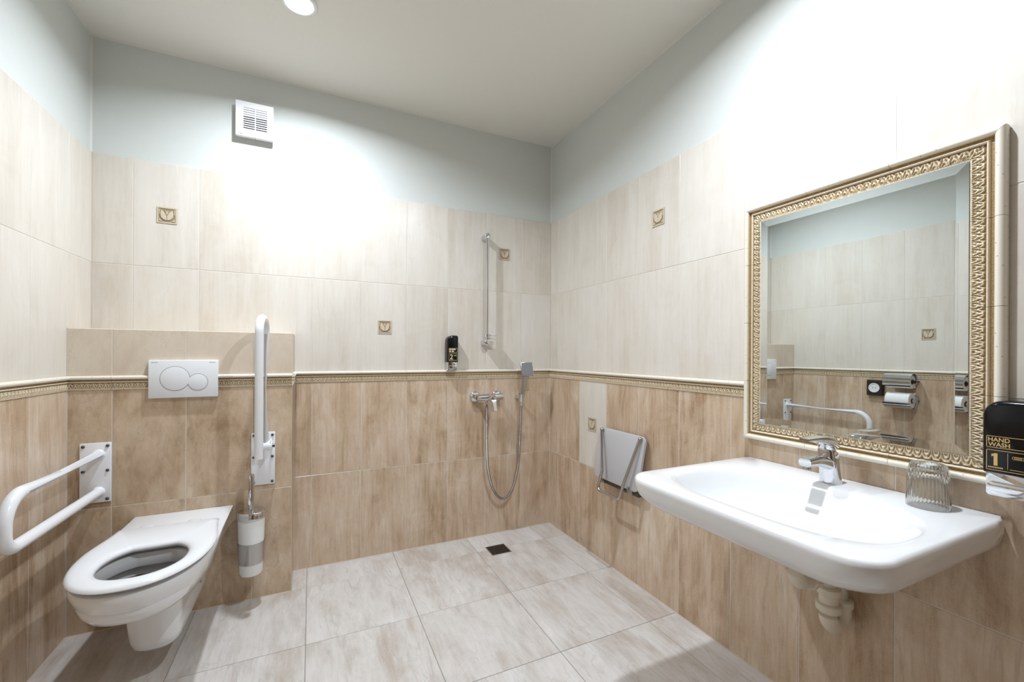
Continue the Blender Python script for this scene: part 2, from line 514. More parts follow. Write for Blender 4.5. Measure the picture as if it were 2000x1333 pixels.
mk('grout_bed', *box(XL, XR, YB + 0.0010, YB + 0.0089, 0, ZT - 0.001), 'grout', wall_back)
mk('grout_bed', *box(XR + 0.0010, XR + 0.0089, YF, YB, 0, ZT - 0.001), 'grout', wall_right)
mk('grout_bed', *box(XL - 0.0089, XL - 0.0010, YF, YB, 0, ZT - 0.001), 'grout', wall_left)
mk('grout_bed', *box(XL, XK - 0.0010, YK + 0.0010, YK + 0.0089, 0, ZK - 0.002), 'grout', wall_boxing)
mk('tile_panel', *box(XL, XR, YF + 0.001, YF + 0.009, 0, ZT), 'tile_tan', wall_front)

added_door_1 = struct(mk('door_1', *bbox(0.10, 1.00, YF + 0.009, YF + 0.045, 0.0, 2.05, 0.004), 'door_wood'), 'dark wooden door behind the viewer')  # unseen dark door, added to darken chrome reflections and cut bounce light
mk('door_handle', *tube(fillet([(0.18, YF + 0.045, 1.02), (0.18, YF + 0.095, 1.02), (0.30, YF + 0.095, 1.02)], 0.012, 6), 0.009, 12), 'chrome', added_door_1, True)

# joints
JB = [XL] + [-0.738 + 0.2478 * k for k in range(9)] + [XR]
JR = [YB, 2.402] + [2.148 - 0.2557 * k for k in range(0, 12)] + [YF]
JL = [YB, 2.302] + [2.046 - 0.2563 * k for k in range(0, 11)] + [YF]
JK = [XL, -0.741, -0.493, -0.243, XK]
ROWS = [(Z1, ZT, 'tile_light'), (ZB1, Z1, 'tile_light'), (Z2, ZB0, 'tile_tan'), (0.0, Z2, 'tile_tan')]
DEC_B = {(1, 0), (5, 1), (8, 0)}
DEC_R = {(4, 0), (2, 2)}
DEC_L = {(4, 1)}

trim_1 = struct(mk('trim_1', *box(XL, XR, YB + 0.005, YB + 0.0088, ZB0, ZB1), 'grout'), 'moulded border along the back wall')
trim_2 = struct(mk('trim_2', *box(XR + 0.005, XR + 0.0088, YF, YB, ZB0, ZB1), 'grout'), 'moulded border along the right wall')
trim_3 = struct(mk('trim_3', *box(XL - 0.0088, XL - 0.005, YF, YB, ZB0, ZB1), 'grout'), 'moulded border along the left wall')
trim_4 = struct(mk('trim_4', *box(XL, XK - 0.003, YK + 0.005, YK + 0.0088, ZB0, ZB1), 'grout'), 'moulded border across the boxing')

for i in range(len(JB) - 1):
    a, c = JB[i], JB[i + 1]
    for r, (z0, z1, mt) in enumerate(ROWS):
        t = place_tile(wall_back, c - a, z1 - z0, mt, ((a + c) / 2, YB, (z0 + z1) / 2), (0, 0, 0))
        if (i, r) in DEC_B: tulip_medallion(t)
    place_border(trim_1, c - a, ((a + c) / 2, YB, ZB1), (0, 0, 0))
for i in range(len(JR) - 1):
    a, c = JR[i], JR[i + 1]
    for r, (z0, z1, mt) in enumerate(ROWS):
        if (i, r) == (2, 2): mt = 'tile_light'
        t = place_tile(wall_right, a - c, z1 - z0, mt, (XR, (a + c) / 2, (z0 + z1) / 2), (0, 0, -pi / 2))
        if (i, r) in DEC_R: tulip_medallion(t)
    if a > 1.2 or a < 0.40:
        place_border(trim_2, a - c, (XR, (a + c) / 2, ZB1), (0, 0, -pi / 2))
place_border(trim_2, 1.1252 - 1.058, (XR, (1.1252 + 1.058) / 2, ZB1), (0, 0, -pi / 2))
for i in range(len(JL) - 1):
    a, c = JL[i], JL[i + 1]
    for r, (z0, z1, mt) in enumerate(ROWS):
        t = place_tile(wall_left, a - c, z1 - z0, mt, (XL, (a + c) / 2, (z0 + z1) / 2), (0, 0, pi / 2))
        if (i, r) in DEC_L: tulip_medallion(t)
    place_border(trim_3, a - c, (XL, (a + c) / 2, ZB1), (0, 0, pi / 2))
KROWS = [(ZB1, ZK, 'tile_mid'), (0.503, ZB0, 'tile_tan_soft'), (0.0, 0.503, 'tile_tan_soft')]
for i in range(len(JK) - 1):
    a, c = JK[i], JK[i + 1]
    for z0, z1, mt in KROWS:
        place_tile(wall_boxing, c - a, z1 - z0, mt, ((a + c) / 2, YK, (z0 + z1) / 2), (0, 0, 0))
    place_border(trim_4, c - a, ((a + c) / 2, YK, ZB1), (0, 0, 0))
    o = place_tile(wall_boxing, c - a, YB - YK, 'tile_mid', ((a + c) / 2, (YB + YK) / 2, ZK), (-pi / 2, 0, 0))
for z0, z1, mt in KROWS:
    place_tile(wall_boxing, YB - YK, z1 - z0, mt, (XK, (YB + YK) / 2, (z0 + z1) / 2), (0, 0, pi / 2))
place_border(trim_4, YB - YK, (XK, (YB + YK) / 2, ZB1), (0, 0, pi / 2))

# floor tiles
FX = [XL] + [-0.457 + 0.4425 * k for k in range(5)] + [XR]
FY = [YF] + [2.298 - 0.4515 * k for k in range(6, -1, -1)] + [YB]
for i in range(len(FX) - 1):
    for j in range(len(FY) - 1):
        w, h = FX[i + 1] - FX[i], FY[j + 1] - FY[j]
        place_tile(floor, w, h, 'tile_floor', ((FX[i] + FX[i + 1]) / 2, (FY[j] + FY[j + 1]) / 2, 0), (-pi / 2, 0, 0), 'floor_tile')

# caulk bead where walls meet the ceiling and each other
cb = MB(); s = 0.007
YW, XW, XV = YB + 0.009, XR + 0.009, XL - 0.009
cb.add(loft([[(XV, YW, H), (XV, YW - s, H), (XV, YW, H - s)], [(XW, YW, H), (XW, YW - s, H), (XW, YW, H - s)]]))
cb.add(loft([[(XW, YF, H), (XW - s, YF, H), (XW, YF, H - s)], [(XW, YW, H), (XW - s, YW, H), (XW, YW, H - s)]]))
cb.add(loft([[(XV, YF, H), (XV + s, YF, H), (XV, YF, H - s)], [(XV, YW, H), (XV + s, YW, H), (XV, YW, H - s)]]))
cb.add(loft([[(XW, YW, ZT), (XW - s, YW, ZT), (XW, YW - s, ZT)], [(XW, YW, H), (XW - s, YW, H), (XW, YW - s, H)]]))
cb.add(loft([[(XV, YW, ZT), (XV + s, YW, ZT), (XV, YW - s, ZT)], [(XV, YW, H), (XV + s, YW, H), (XV, YW - s, H)]]))
cg = MB(); g = 0.0035
def bead(p, q, u, v):
    p, q, u, v = Vector(p), Vector(q), Vector(u), Vector(v)
    cg.add(loft([[p, p + u * g, p + v * g], [q, q + u * g, q + v * g]]))
ex, ey, ez = Vector((1, 0, 0)), Vector((0, 1, 0)), Vector((0, 0, 1))
for za_, zb_ in ((0, ZB0), (ZB1, ZT)):
    bead((XR, YB, za_), (XR, YB, zb_), -ex, -ey)
for za_, zb_ in ((0, ZB0), (ZB1, ZK)):
    bead((XL, YK, za_), (XL, YK, zb_), ex, -ey); bead((XK, YB, za_), (XK, YB, zb_), ex, -ey)
bead((XL, YB, ZK), (XL, YB, ZT), ex, -ey)
bead((XK, YB, 0), (XR, YB, 0), -ey, ez); bead((XR, YF, 0), (XR, YB, 0), -ex, ez); bead((XL, YF, 0), (XL, YK, 0), ex, ez); bead((XL, YK, 0), (XK, YK, 0), -ey, ez); bead((XK, YK, 0), (XK, YB, 0), ex, ez)
struct(cg.build('trim_6', 'tile_caulk'), 'thin caulk line in the corners of the tiling')
struct(cb.build('trim_5', 'caulk'), 'thin caulk line where walls meet the ceiling')

# ------------------------------------------------------------------ ceiling downlights
def downlight(x, y, watts, label):
    t = thing('ceiling_downlight', label, 'ceiling light', (x, y, H), 'round ceiling downlights')
    mk('trim_ring', *lathe((x, y, H), (0, 0, -1), [(0, 0.066), (0.006, 0.066), (0.009, 0.061), (0.009, 0.053), (0.003, 0.051)], 40, False), 'white_enamel', t, True, angle=40)
    mk('lens', *lathe((x, y, H - 0.0035), (0, 0, -1), [(0, 0.0515), (0.0015, 0.0515), (0.003, 0.040), (0.0035, 0.0)], 40), 'lamp_lens', t, True)
    la = bpy.data.lights.new('lamp_light', 'AREA'); la.shape = 'DISK'; la.size = 0.062
    la.energy = watts; la.color = LAMP_COL; la.spread = radians(158)
    lo = bpy.data.objects.new('lamp_light', la); lo.location = (0, 0, -0.012)
    link(lo, t, (x, y, H))
downlight(*LAMPS[0], 'bright round downlight in the ceiling near the wall vent')
downlight(*LAMPS[1], 'round downlight in the ceiling above the washbasin')

# ------------------------------------------------------------------ extractor fan on the back wall
def vent():
    x0, x1, z0, z1 = -0.340, -0.178, 2.212, 2.382
    yw = YB + 0.009
    t = thing('extractor_fan', 'white square extractor fan with louvred grille high on the wall', 'extractor fan', ((x0 + x1) / 2, yw, (z0 + z1) / 2))
    mk('housing', *bbox(x0 + 0.006, x1 - 0.006, yw - 0.022, yw, z0 + 0.006, z1 - 0.006, 0.003), 'vent_white', t, True, angle=40)
    yf = yw - 0.042
    gx0, gx1, gz0, gz1 = x0 + 0.032, x1 - 0.028, z0 + 0.032, z1 - 0.028
    mb = MB()
    for r in ((x0, x1, z0, gz0), (x0, x1, gz1, z1), (x0, gx0, gz0, gz1), (gx1, x1, gz0, gz1)):
        mb.add(box(r[0], r[1], yf, yf + 0.018, r[2], r[3]))
    mb.add(box(x0 + 0.002, x1 - 0.002, yf + 0.010, yf + 0.018, z0 + 0.002, z1 - 0.002))
    f = mb.build('front_frame', 'vent_white', t)
    mk('grille_back', *box(gx0, gx1, yf + 0.0085, yf + 0.0099, gz0, gz1), 'vent_dark', t)
    n = 10
    for k in range(n):
        zc = gz0 + (gz1 - gz0) * (k + 0.5) / n; hh = (gz1 - gz0) / n
        tilt = 0.004 if k < 6 else 0.007
        mk('slat', *loft([[(x, yf + 0.0015, zc - hh * 0.44), (x, yf + 0.003, zc - hh * 0.47), (x, yf + 0.003 + tilt * 0.6, zc + hh * (0.12 if k < 6 else 0.46)), (x, yf + 0.0015 + tilt * 0.6, zc + hh * (0.12 if k < 6 else 0.48))] for x in (gx0, gx1)]), 'vent_white', t)
    mk('mullion', *box((gx0 + gx1) / 2 - 0.002, (gx0 + gx1) / 2 + 0.002, yf - 0.0005, yf + 0.008, gz0, gz1), 'vent_white', t)
    mk('indicator', *box(x0 + 0.016, x0 + 0.030, yf - 0.0006, yf + 0.002, z0 + 0.006, z0 + 0.012), 'print_grey', t)
    mk('print', *box(x0 + 0.028, x0 + 0.046, yf - 0.0003, yf + 0.002, z0 + 0.0235, z0 + 0.0255), 'print_grey', t)
    mk('latch', *box((x0 + x1) / 2 - 0.001, (x0 + x1) / 2 + 0.001, yf - 0.0003, yf + 0.03, z0 - 0.0003, z0 + 0.008), 'print_grey', t)
vent()

# ------------------------------------------------------------------ toilet
TX = -0.492
def pan_outline(z, front, back, hw, hwr, n=2.3, ym=None, N=20, S=8):
    """half open at the wall: right rear -> front -> left rear"""
    ym = front + 0.27 if ym is None else ym
    pts = []
    for k in range(S):
        t = k / S; e_ = t * t * (3 - 2 * t)
        pts.append((TX + hwr + (hw - hwr) * e_, back + (ym - back) * t, z))
    for k in range(2 * N + 1):
        a = pi * k / (2 * N); c, s_ = cos(a), sin(a)
        pts.append((TX + hw * (abs(c) ** (2 / n)) * (1 if c >= 0 else -1), ym - (ym - front) * s_ ** (2 / n), z))
    for k in range(S - 1, -1, -1):
        t = k / S; e_ = t * t * (3 - 2 * t)
        pts.append((TX - hwr - (hw - hwr) * e_, back + (ym - back) * t, z))
    return pts

def ellipse_like(outline, cx, cy, ax, ay, z, n=2.2):
    out = []
    for x, y, _ in outline:
        a = math.atan2((y - cy) / ay, (x - cx) / ax); c, s_ = cos(a), sin(a)
        out.append((cx + ax * abs(c) ** (2 / n) * math.copysign(1, c), cy + ay * abs(s_) ** (2 / n) * math.copysign(1, s_), z))
    return out

def toilet():
    t = thing('toilet', 'white wall-hung toilet with open seat and no lid', 'toilet', (TX, YK, 0))
    yb = YK - 0.001
    def rear(z): return 0.082 + 0.395 * (z - 0.21)
    lv = [  # z, front, half width
        (0.286, 1.800, 0.080, 2.2), (0.288, 1.762, 0.098, 2.2), (0.294, 1.730, 0.112, 2.2), (0.306, 1.694, 0.127, 2.2), (0.328, 1.650, 0.145, 2.2), (0.36, 1.612, 0.161, 2.2), (0.395, 1.585, 0.173, 2.2),
        (0.422, 1.572, 0.179, 2.2), (0.438, 1.569, 0.181, 2.2), (0.445, 1.572, 0.179, 2.2), (0.447, 1.580, 0.172, 2.2)]
    loops = [pan_outline(z, f, yb, hw, rear(z) - (0.004 if z > 0.446 else 0), n) for z, f, hw, n in lv]
    top = loops[-1]; cy = 1.752
    for z, ax, ay in ((0.447, 0.128, 0.146), (0.443, 0.118, 0.135), (0.425, 0.116, 0.132), (0.402, 0.115, 0.131), (0.399, 0.117, 0.133), (0.400, 0.140, 0.155), (0.385, 0.145, 0.160), (0.36, 0.138, 0.150), (0.34, 0.12, 0.135), (0.33, 0.09, 0.10), (0.325, 0.03, 0.03)):
        loops.append(ellipse_like(top, TX, cy, ax, ay, z))
    mk('pan', *loft(loops, True, True), 'porcelain', t, True, angle=45)
    lf = [(0.096, 1.930, 0.035, 0.050), (0.098, 1.895, 0.052, 0.060), (0.106, 1.868, 0.063, 0.066), (0.122, 1.848, 0.070, 0.070), (0.150, 1.836, 0.074, 0.074), (0.20, 1.828, 0.077, 0.080), (0.27, 1.820, 0.080, 0.104), (0.30, 1.812, 0.084, 0.112)]
    mk('siphon_foot', *loft([pan_outline(z, f, yb, hw, hr, 2.6, ym=f + 0.085) for z, f, hw, hr in lf]), 'porcelain', t, True, angle=50)
    # dark glossy sheet low in the bowl; its colour paints in the shade
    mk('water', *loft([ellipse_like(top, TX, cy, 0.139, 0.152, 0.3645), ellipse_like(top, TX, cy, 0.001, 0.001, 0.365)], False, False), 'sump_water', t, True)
    # seat ring with rear bridge
    sy = 2.062
    def so(z, d, n=2.25): return pan_outline(z, 1.560 + d, sy - d * 0.6, 0.186 - d, 0.160 - d, n, ym=1.845)
    def si(z, d): return ellipse_like(so(z, 0), TX + 0.008, 1.748, 0.112 + d, 0.128 + d, z, 2.15)
    ls = [si(0.457, 0.004), so(0.458, 0.018), so(0.461, 0.004), so(0.465, 0.0), so(0.471, 0.0025), so(0.4755, 0.010), so(0.478, 0.022),
          si(0.479, 0.020), si(0.476, 0.008), si(0.470, 0.001), si(0.462, 0.0), si(0.457, 0.004)]
    mk('seat', *loft(ls, False, False), 'seat_plastic', t, True, angle=60)
    for sx in (-1, 1):
        mk('buffer', *box(TX + sx * 0.13 - 0.012, TX + sx * 0.13 + 0.012, 1.80, 1.83, 0.4465, 0.458), 'seat_plastic', t)
        mk('hinge', *bbox(TX + sx * 0.075 - 0.022, TX + sx * 0.075 + 0.022, sy - 0.025, sy + 0.022, 0.4465, 0.474, 0.006), 'seat_plastic', t, True, angle=50)
    # fixing hole on the side
    mk('fixing_plug', *cyl((TX + 0.080, 2.03, 0.245), (TX + 0.1065, 2.03, 0.247), 0.007, 12), 'line_grey', t)
toilet()

# ------------------------------------------------------------------ flush plate
def flush_plate():
    x0, x1, z0, z1 = -0.620, -0.375, 0.945, 1.107
    yf = YK - 0.0185
    t = thing('flush_plate', 'white rectangular flush plate with two round buttons above the toilet', 'flush plate', ((x0 + x1) / 2, YK, (z0 + z1) / 2))
    mk('plate', *bbox(x0, x1, yf, YK + 0.003, z0, z1, 0.003), 'white_plastic', t, True, angle=40)
    def button(xc, zc, r):
        ring = [lathe((xc, yf + 0.0004, zc), (0, -1, 0), [(0, r), (0.0007, r), (0.0007, r - 0.0018), (0, r - 0.0018)], 56, False)]
        bt = mk('button', *lathe((xc, yf + 0.0002, zc), (0, -1, 0), [(0, r - 0.0017), (0.0012, r - 0.0017), (0.0020, r - 0.004), (0.0022, 0.0)], 56), 'white_plastic', t, True, angle=30)
        mk('button_gap', *ring[0], 'line_grey', bt, False)
    button(-0.5285, 1.0275, 0.0530)
    button(-0.4480, 1.0110, 0.0370)
    mb = MB()
    for k in range(6): mb.add(box(x0 + 0.010 + k * 0.0038, x0 + 0.0128 + k * 0.0038, yf - 0.0002, yf + 0.001, z1 - 0.0115, z1 - 0.0085))
    for k in range(6): mb.add(box(x1 - 0.032 + k * 0.0038, x1 - 0.0292 + k * 0.0038, yf - 0.0002, yf + 0.001, z1 - 0.0115, z1 - 0.0085))
    o = mb.build('print', 'print_grey', t); o['kind'] = 'stuff'
flush_plate()

# ------------------------------------------------------------------ grab rails
def rail_plate(t, x0, x1, z0, z1):
    p = mk('wall_plate', *bbox(x0, x1, YK - 0.008, YK + 0.0002, z0, z1, 0.0022), 'white_enamel', t, True, angle=40)
    for x in (x0 + 0.011, x1 - 0.011):
        for z in (z0 + 0.013, (z0 + z1) / 2 + 0.008, z1 - 0.013):
            mk('screw', *lathe((x, YK - 0.008, z), (0, -1, 0), [(0, 0.0062), (0.002, 0.0062), (0.0045, 0.004), (0.005, 0.0)], 10), 'bolt', t, True, angle=50)

def rail_down():
    x0, x1, z0, z1 = -0.839, -0.741, 0.527, 0.770; xc = -0.780; r = 0.0178
    t = thing('grab_rail', 'white tubular grab rail folded down beside the toilet at the left wall', 'grab rail', (xc, YK, 0.65), 'white grab rails either side of the toilet')
    rail_plate(t, x0, x1, z0, z1)
    zu, zl, ye = 0.722, 0.570, 1.690
    path = fillet([(xc, YK - 0.006, zu), (xc, ye, zu), (xc, ye, zl), (xc, YK - 0.006, zl)], [0.085, 0.05], 12)
    mk('tube', *tube(path, r, 20), 'white_enamel', t, True, angle=60)
    for z in (zu, zl):
        mk('weld_collar', *lathe((xc, YK - 0.007, z), (0, -1, 0), [(0, 0.022), (0.004, 0.0205), (0.008, 0.0175)], 24, False), 'white_enamel', t, True)
rail_down()

def rail_up():
    x0, x1, z0, z1 = -0.248, -0.151, 0.527, 0.770; r = 0.0165
    xc = -0.193
    t = thing('grab_rail', 'white tubular grab rail folded upright against the wall beside the brush', 'grab rail', (xc, YK, 0.65), 'white grab rails either side of the toilet')
    rail_plate(t, x0, x1, z0, z1)
    path = fillet([(xc + 0.006, 2.236, 0.715), (xc + 0.006, 2.236, 1.292), (xc - 0.006, 2.092, 1.292), (xc - 0.006, 2.092, 0.690)], [0.066, 0.066], 14)
    mk('tube', *tube(path, r, 20), 'white_enamel', t, True, angle=60)
    # hinge: two cheeks and a pin
    for s_ in (-1, 1):
        mk('hinge_cheek', *bbox(xc + 0.006 + s_ * 0.022 - 0.003, xc + 0.006 + s_ * 0.022 + 0.003, 2.216, YK - 0.007, 0.690, 0.742, 0.002), 'white_enamel', t, True, angle=40)
    mk('hinge_barrel', *lathe((xc - 0.020, 2.236, 0.716), (1, 0, 0), [(0, 0.020), (0.004, 0.0225), (0.050, 0.0225), (0.054, 0.020)], 24), 'white_enamel', t, True, angle=40)
    mk('hinge_pin', *cyl((xc + 0.034, 2.236, 0.716), (xc + 0.044, 2.236, 0.716), 0.009, 12), 'bolt', t)
    mk('buffer', *lathe((xc + 0.006, 2.2535, 1.20), (0, 1, 0), [(0, 0.010), (0.020, 0.010)], 14), 'white_enamel', t, True, angle=50)
rail_up()

# ------------------------------------------------------------------ toilet brush
def brush():
    xc, yc = -0.238, 2.222
    t = thing('toilet_brush', 'toilet brush in a frosted white cup with steel band on the wall', 'toilet brush', (xc, yc, 0.155))
    mk('cup', *lathe((xc, yc, 0.152), (0, 0, 1), [(0, 0.030), (0.002, 0.041), (0.010, 0.0445), (0.10, 0.048), (0.255, 0.0525)], 36), 'frosted_cup', t, True, angle=50)
    mk('band', *lathe((xc, yc, 0.206), (0, 0, 1), [(0, 0.0478), (0.0005, 0.0500), (0.090, 0.0528), (0.0905, 0.0505)], 36, False), 'steel', t, True, angle=50)
    mk('bracket', *box(xc - 0.014, xc + 0.014, yc + 0.047, YK - 0.0003, 0.225, 0.28), 'chrome_soft', t)
    lid = mk('lid', *lathe((xc, yc, 0.400), (0, 0, 1), [(0, 0.0530), (0.002, 0.0560), (0.028, 0.0565), (0.034, 0.052), (0.036, 0.010)], 36), 'chrome', t, True, angle=40)
    mk('handle', *lathe((xc - 0.001, yc, 0.434), (0, 0, 1), [(0, 0.0125), (0.01, 0.0115), (0.155, 0.0125), (0.163, 0.010), (0.165, 0.0)], 20), 'chrome', t, True, angle=50)
brush()

# ------------------------------------------------------------------ wall soap dispensers
def dispenser(label, wall, a0, a1, z0, z1, depth, num, off=0.0):
    """front outline in (a, z); a runs to the viewer's right when facing the wall"""
    if wall == 'back':
        mp = lambda a, z, d: Vector((a, YB - d, z)); loc = ((a0 + a1) / 2, YB, z0)
    else:
        mp = lambda a, z, d: Vector((XR - d, -a, z)); loc = (XR, -(a0 + a1) / 2, z0)
    t = thing('soap_dispenser', label, 'soap dispenser', loc, 'black soap dispensers')
    w = a1 - a0; zb = z0 + 0.052
    def body(i, d): return [mp(a, z, d) for a, z in rrect2(a0 + i, a1 - i, zb + i * 0.5, z1 - i, (0.003, 0.003, 0.012, 0.034 - i), 8)]
    mk('body', *loft([body(0.002, off), body(0.0, off + 0.004), body(0.0, depth - 0.010), body(0.002, depth - 0.003), body(0.006, depth)]), 'black_gloss', t, True, angle=50)
    def low(i, d): return [mp(a, z, d) for a, z in rrect2(a0 + 0.003 + i, a1 - 0.003 - i, z0 + i, zb + 0.002, (0.006, 0.006, 0.001, 0.001), 5)]
    mk('push_base', *loft([low(0, off + 0.001), low(0, depth - 0.016), low(0.002, depth - 0.008), low(0.006, depth - 0.006)]), 'chrome', t, True, angle=45)
    def rr(i, d): return [mp(a, z, d) for a, z in rrect2(a0 + 0.008 + i, a1 - 0.008 - i, z0 + 0.010 + i, z0 + 0.034 - i, (0.008,) * 4, 5)]
    mk('push_button', *loft([rr(0, depth - 0.012), rr(0, depth - 0.003), rr(0.003, depth - 0.001)]), 'chrome', t, True, angle=45)
    if off:
        mk('wall_bracket', *loft([[mp(a, z, d) for a, z in rrect2(a0 + 0.022, a1 - 0.008, zb + 0.01, z1 - 0.03, (0.004,) * 4, 3)] for d in (0.0, off + 0.002)]), 'black_gloss', t)
    # printed panel
    D = depth + 0.0003; mb = MB()
    def fr(b0, b1, c0, c1, tk=0.0011):
        for r in ((b0, b1, c0, c0 + tk), (b0, b1, c1 - tk, c1), (b0, b0 + tk, c0, c1), (b1 - tk, b1, c0, c1)):
            mb.add(([mp(r[0], r[2], D), mp(r[1], r[2], D), mp(r[1], r[3], D), mp(r[0], r[3], D)], [(0, 1, 2, 3)]))
    b0, b1 = a0 + 0.0075, a1 - 0.0075
    f1 = (zb + 0.058, zb + 0.084); f2 = (zb + 0.008, zb + 0.053)
    fr(b0, b1, *f1); fr(b0, b1, *f2)
    if num == '1':
        mb.add(text_at('HAND', b0 + 0.003, f1[0] + 0.0138, 0.033, 0.0092, mp, D))
        mb.add(text_at('WASH', b0 + 0.003, f1[0] + 0.0028, 0.033, 0.0092, mp, D))
    else:
        for k, ww in enumerate((0.012, 0.013, 0.010)):
            mb.add(box(0, 1, 0, 1, 0, 1) if False else ([mp(b0 + 0.003 + k * 0.014, f1[0] + 0.0145, D), mp(b0 + 0.003 + k * 0.014 + ww, f1[0] + 0.0145, D), mp(b0 + 0.003 + k * 0.014 + ww, f1[0] + 0.0225, D), mp(b0 + 0.003 + k * 0.014, f1[0] + 0.0225, D)], [(0, 1, 2, 3)]))
        for k, ww in enumerate((0.010, 0.013)):
            mb.add(([mp(b0 + 0.003 + k * 0.015, f1[0] + 0.0035, D), mp(b0 + 0.003 + k * 0.015 + ww, f1[0] + 0.0035, D), mp(b0 + 0.003 + k * 0.015 + ww, f1[0] + 0.011, D), mp(b0 + 0.003 + k * 0.015, f1[0] + 0.011, D)], [(0, 1, 2, 3)]))
    if num == '1':
        ox, oz = b0 + 0.008, f2[0] + 0.0105
        one = [(0.0035, 0), (0.0095, 0), (0.0095, 0.0275), (0.0055, 0.0275), (0.0, 0.0245), (0.0, 0.0195), (0.0035, 0.0212)]
        mb.add(([mp(ox + a, oz + z, D) for a, z in one], [tuple(range(len(one)))]))
    else:
        mb.add(text_at(num, b0 + 0.007, f2[0] + 0.0115, 0.017, 0.027, mp, D))
    xm = (b0 + b1) / 2 - 0.003
    mb.add(([mp(xm, f2[0] + 0.005, D), mp(xm + 0.0006, f2[0] + 0.005, D), mp(xm + 0.0006, f2[1] - 0.004, D), mp(xm, f2[1] - 0.004, D)], [(0, 1, 2, 3)]))
    for k in range(9):                                       # small illegible lines of print
        a = b0 + 0.003 + k * 0.0026
        mb.add(([mp(a, f2[0] + 0.005, D), mp(a + 0.0019, f2[0] + 0.005, D), mp(a + 0.0019, f2[0] + 0.0078, D), mp(a, f2[0] + 0.0078, D)], [(0, 1, 2, 3)]))
    for k in range(12):
        a = xm + 0.0035 + k * 0.0022
        if a > b1 - 0.004: break
        mb.add(([mp(a, f2[0] + 0.0052, D), mp(a + 0.0014, f2[0] + 0.0052, D), mp(a + 0.0014, f2[0] + 0.0066, D), mp(a, f2[0] + 0.0066, D)], [(0, 1, 2, 3)]))
    cx, cz = xm + 0.0155, f2[0] + 0.0325                      # scrolled emblem
    for k in range(5):
        e_ = [(cx - 0.006 + k * 0.003 + 0.0028 * cos(a_), cz + 0.0035 * sin(a_)) for a_ in [2 * pi * i / 14 for i in range(14)]]
        i_ = [(cx - 0.006 + k * 0.003 + 0.0022 * cos(a_), cz + 0.0028 * sin(a_)) for a_ in [2 * pi * i / 14 for i in range(14)]]
        mb.add(loft([[mp(a, z, D) for a, z in e_], [mp(a, z, D) for a, z in i_]], False, False))
    o = mb.build('print', 'gold' if num == '1' else 'gold_pale', t); o['kind'] = 'stuff'
dispenser('black soap dispenser marked 2 beside the shower rail', 'back', 0.730, 0.797, 1.038, 1.250, 0.058, '2')
dispenser('black hand wash dispenser marked 1 beside the mirror', 'right', -0.4195, -0.3335, 0.828, 1.043, 0.088, '1', off=0.034)

# ------------------------------------------------------------------ shower rail, mixer, hand shower, drain, fold-up seat
def shower_rail():
    x, y = 0.981, YB - 0.055; z0, z1 = 1.212, 1.868
    t = thing('shower_rail', 'chrome shower slide rail on the back wall', 'shower rail', (x, YB, z0))
    mk('bar', *cyl((x, y, z0 - 0.006), (x, y, z1 + 0.004), 0.0105, 24), 'chrome', t, True, angle=50)
    for z in (z0, z1):
        mk('bracket', *lathe((x, YB, z), (0, -1, 0), [(0, 0.021), (0.006, 0.0215), (0.038, 0.0195), (0.062, 0.0185), (0.068, 0.015), (0.070, 0.0)], 28), 'chrome', t, True, angle=45)
    s_ = mk('slider', *lathe((x, y, z0 + 0.030), (0, 0, 1), [(0, 0.016), (0.002, 0.019), (0.020, 0.019), (0.022, 0.016)], 24), 'chrome', t, True, angle=45)
    mk('slider_cradle', *bbox(x - 0.004, x + 0.060, y - 0.022, y + 0.012, z0 + 0.040, z0 + 0.046, 0.002), 'chrome', s_, True, angle=45)
    mk('slider_lever', *bbox(x + 0.004, x + 0.056, y - 0.030, y - 0.004, z0 + 0.020, z0 + 0.026, 0.002), 'chrome', s_, True, angle=45)
shower_rail()

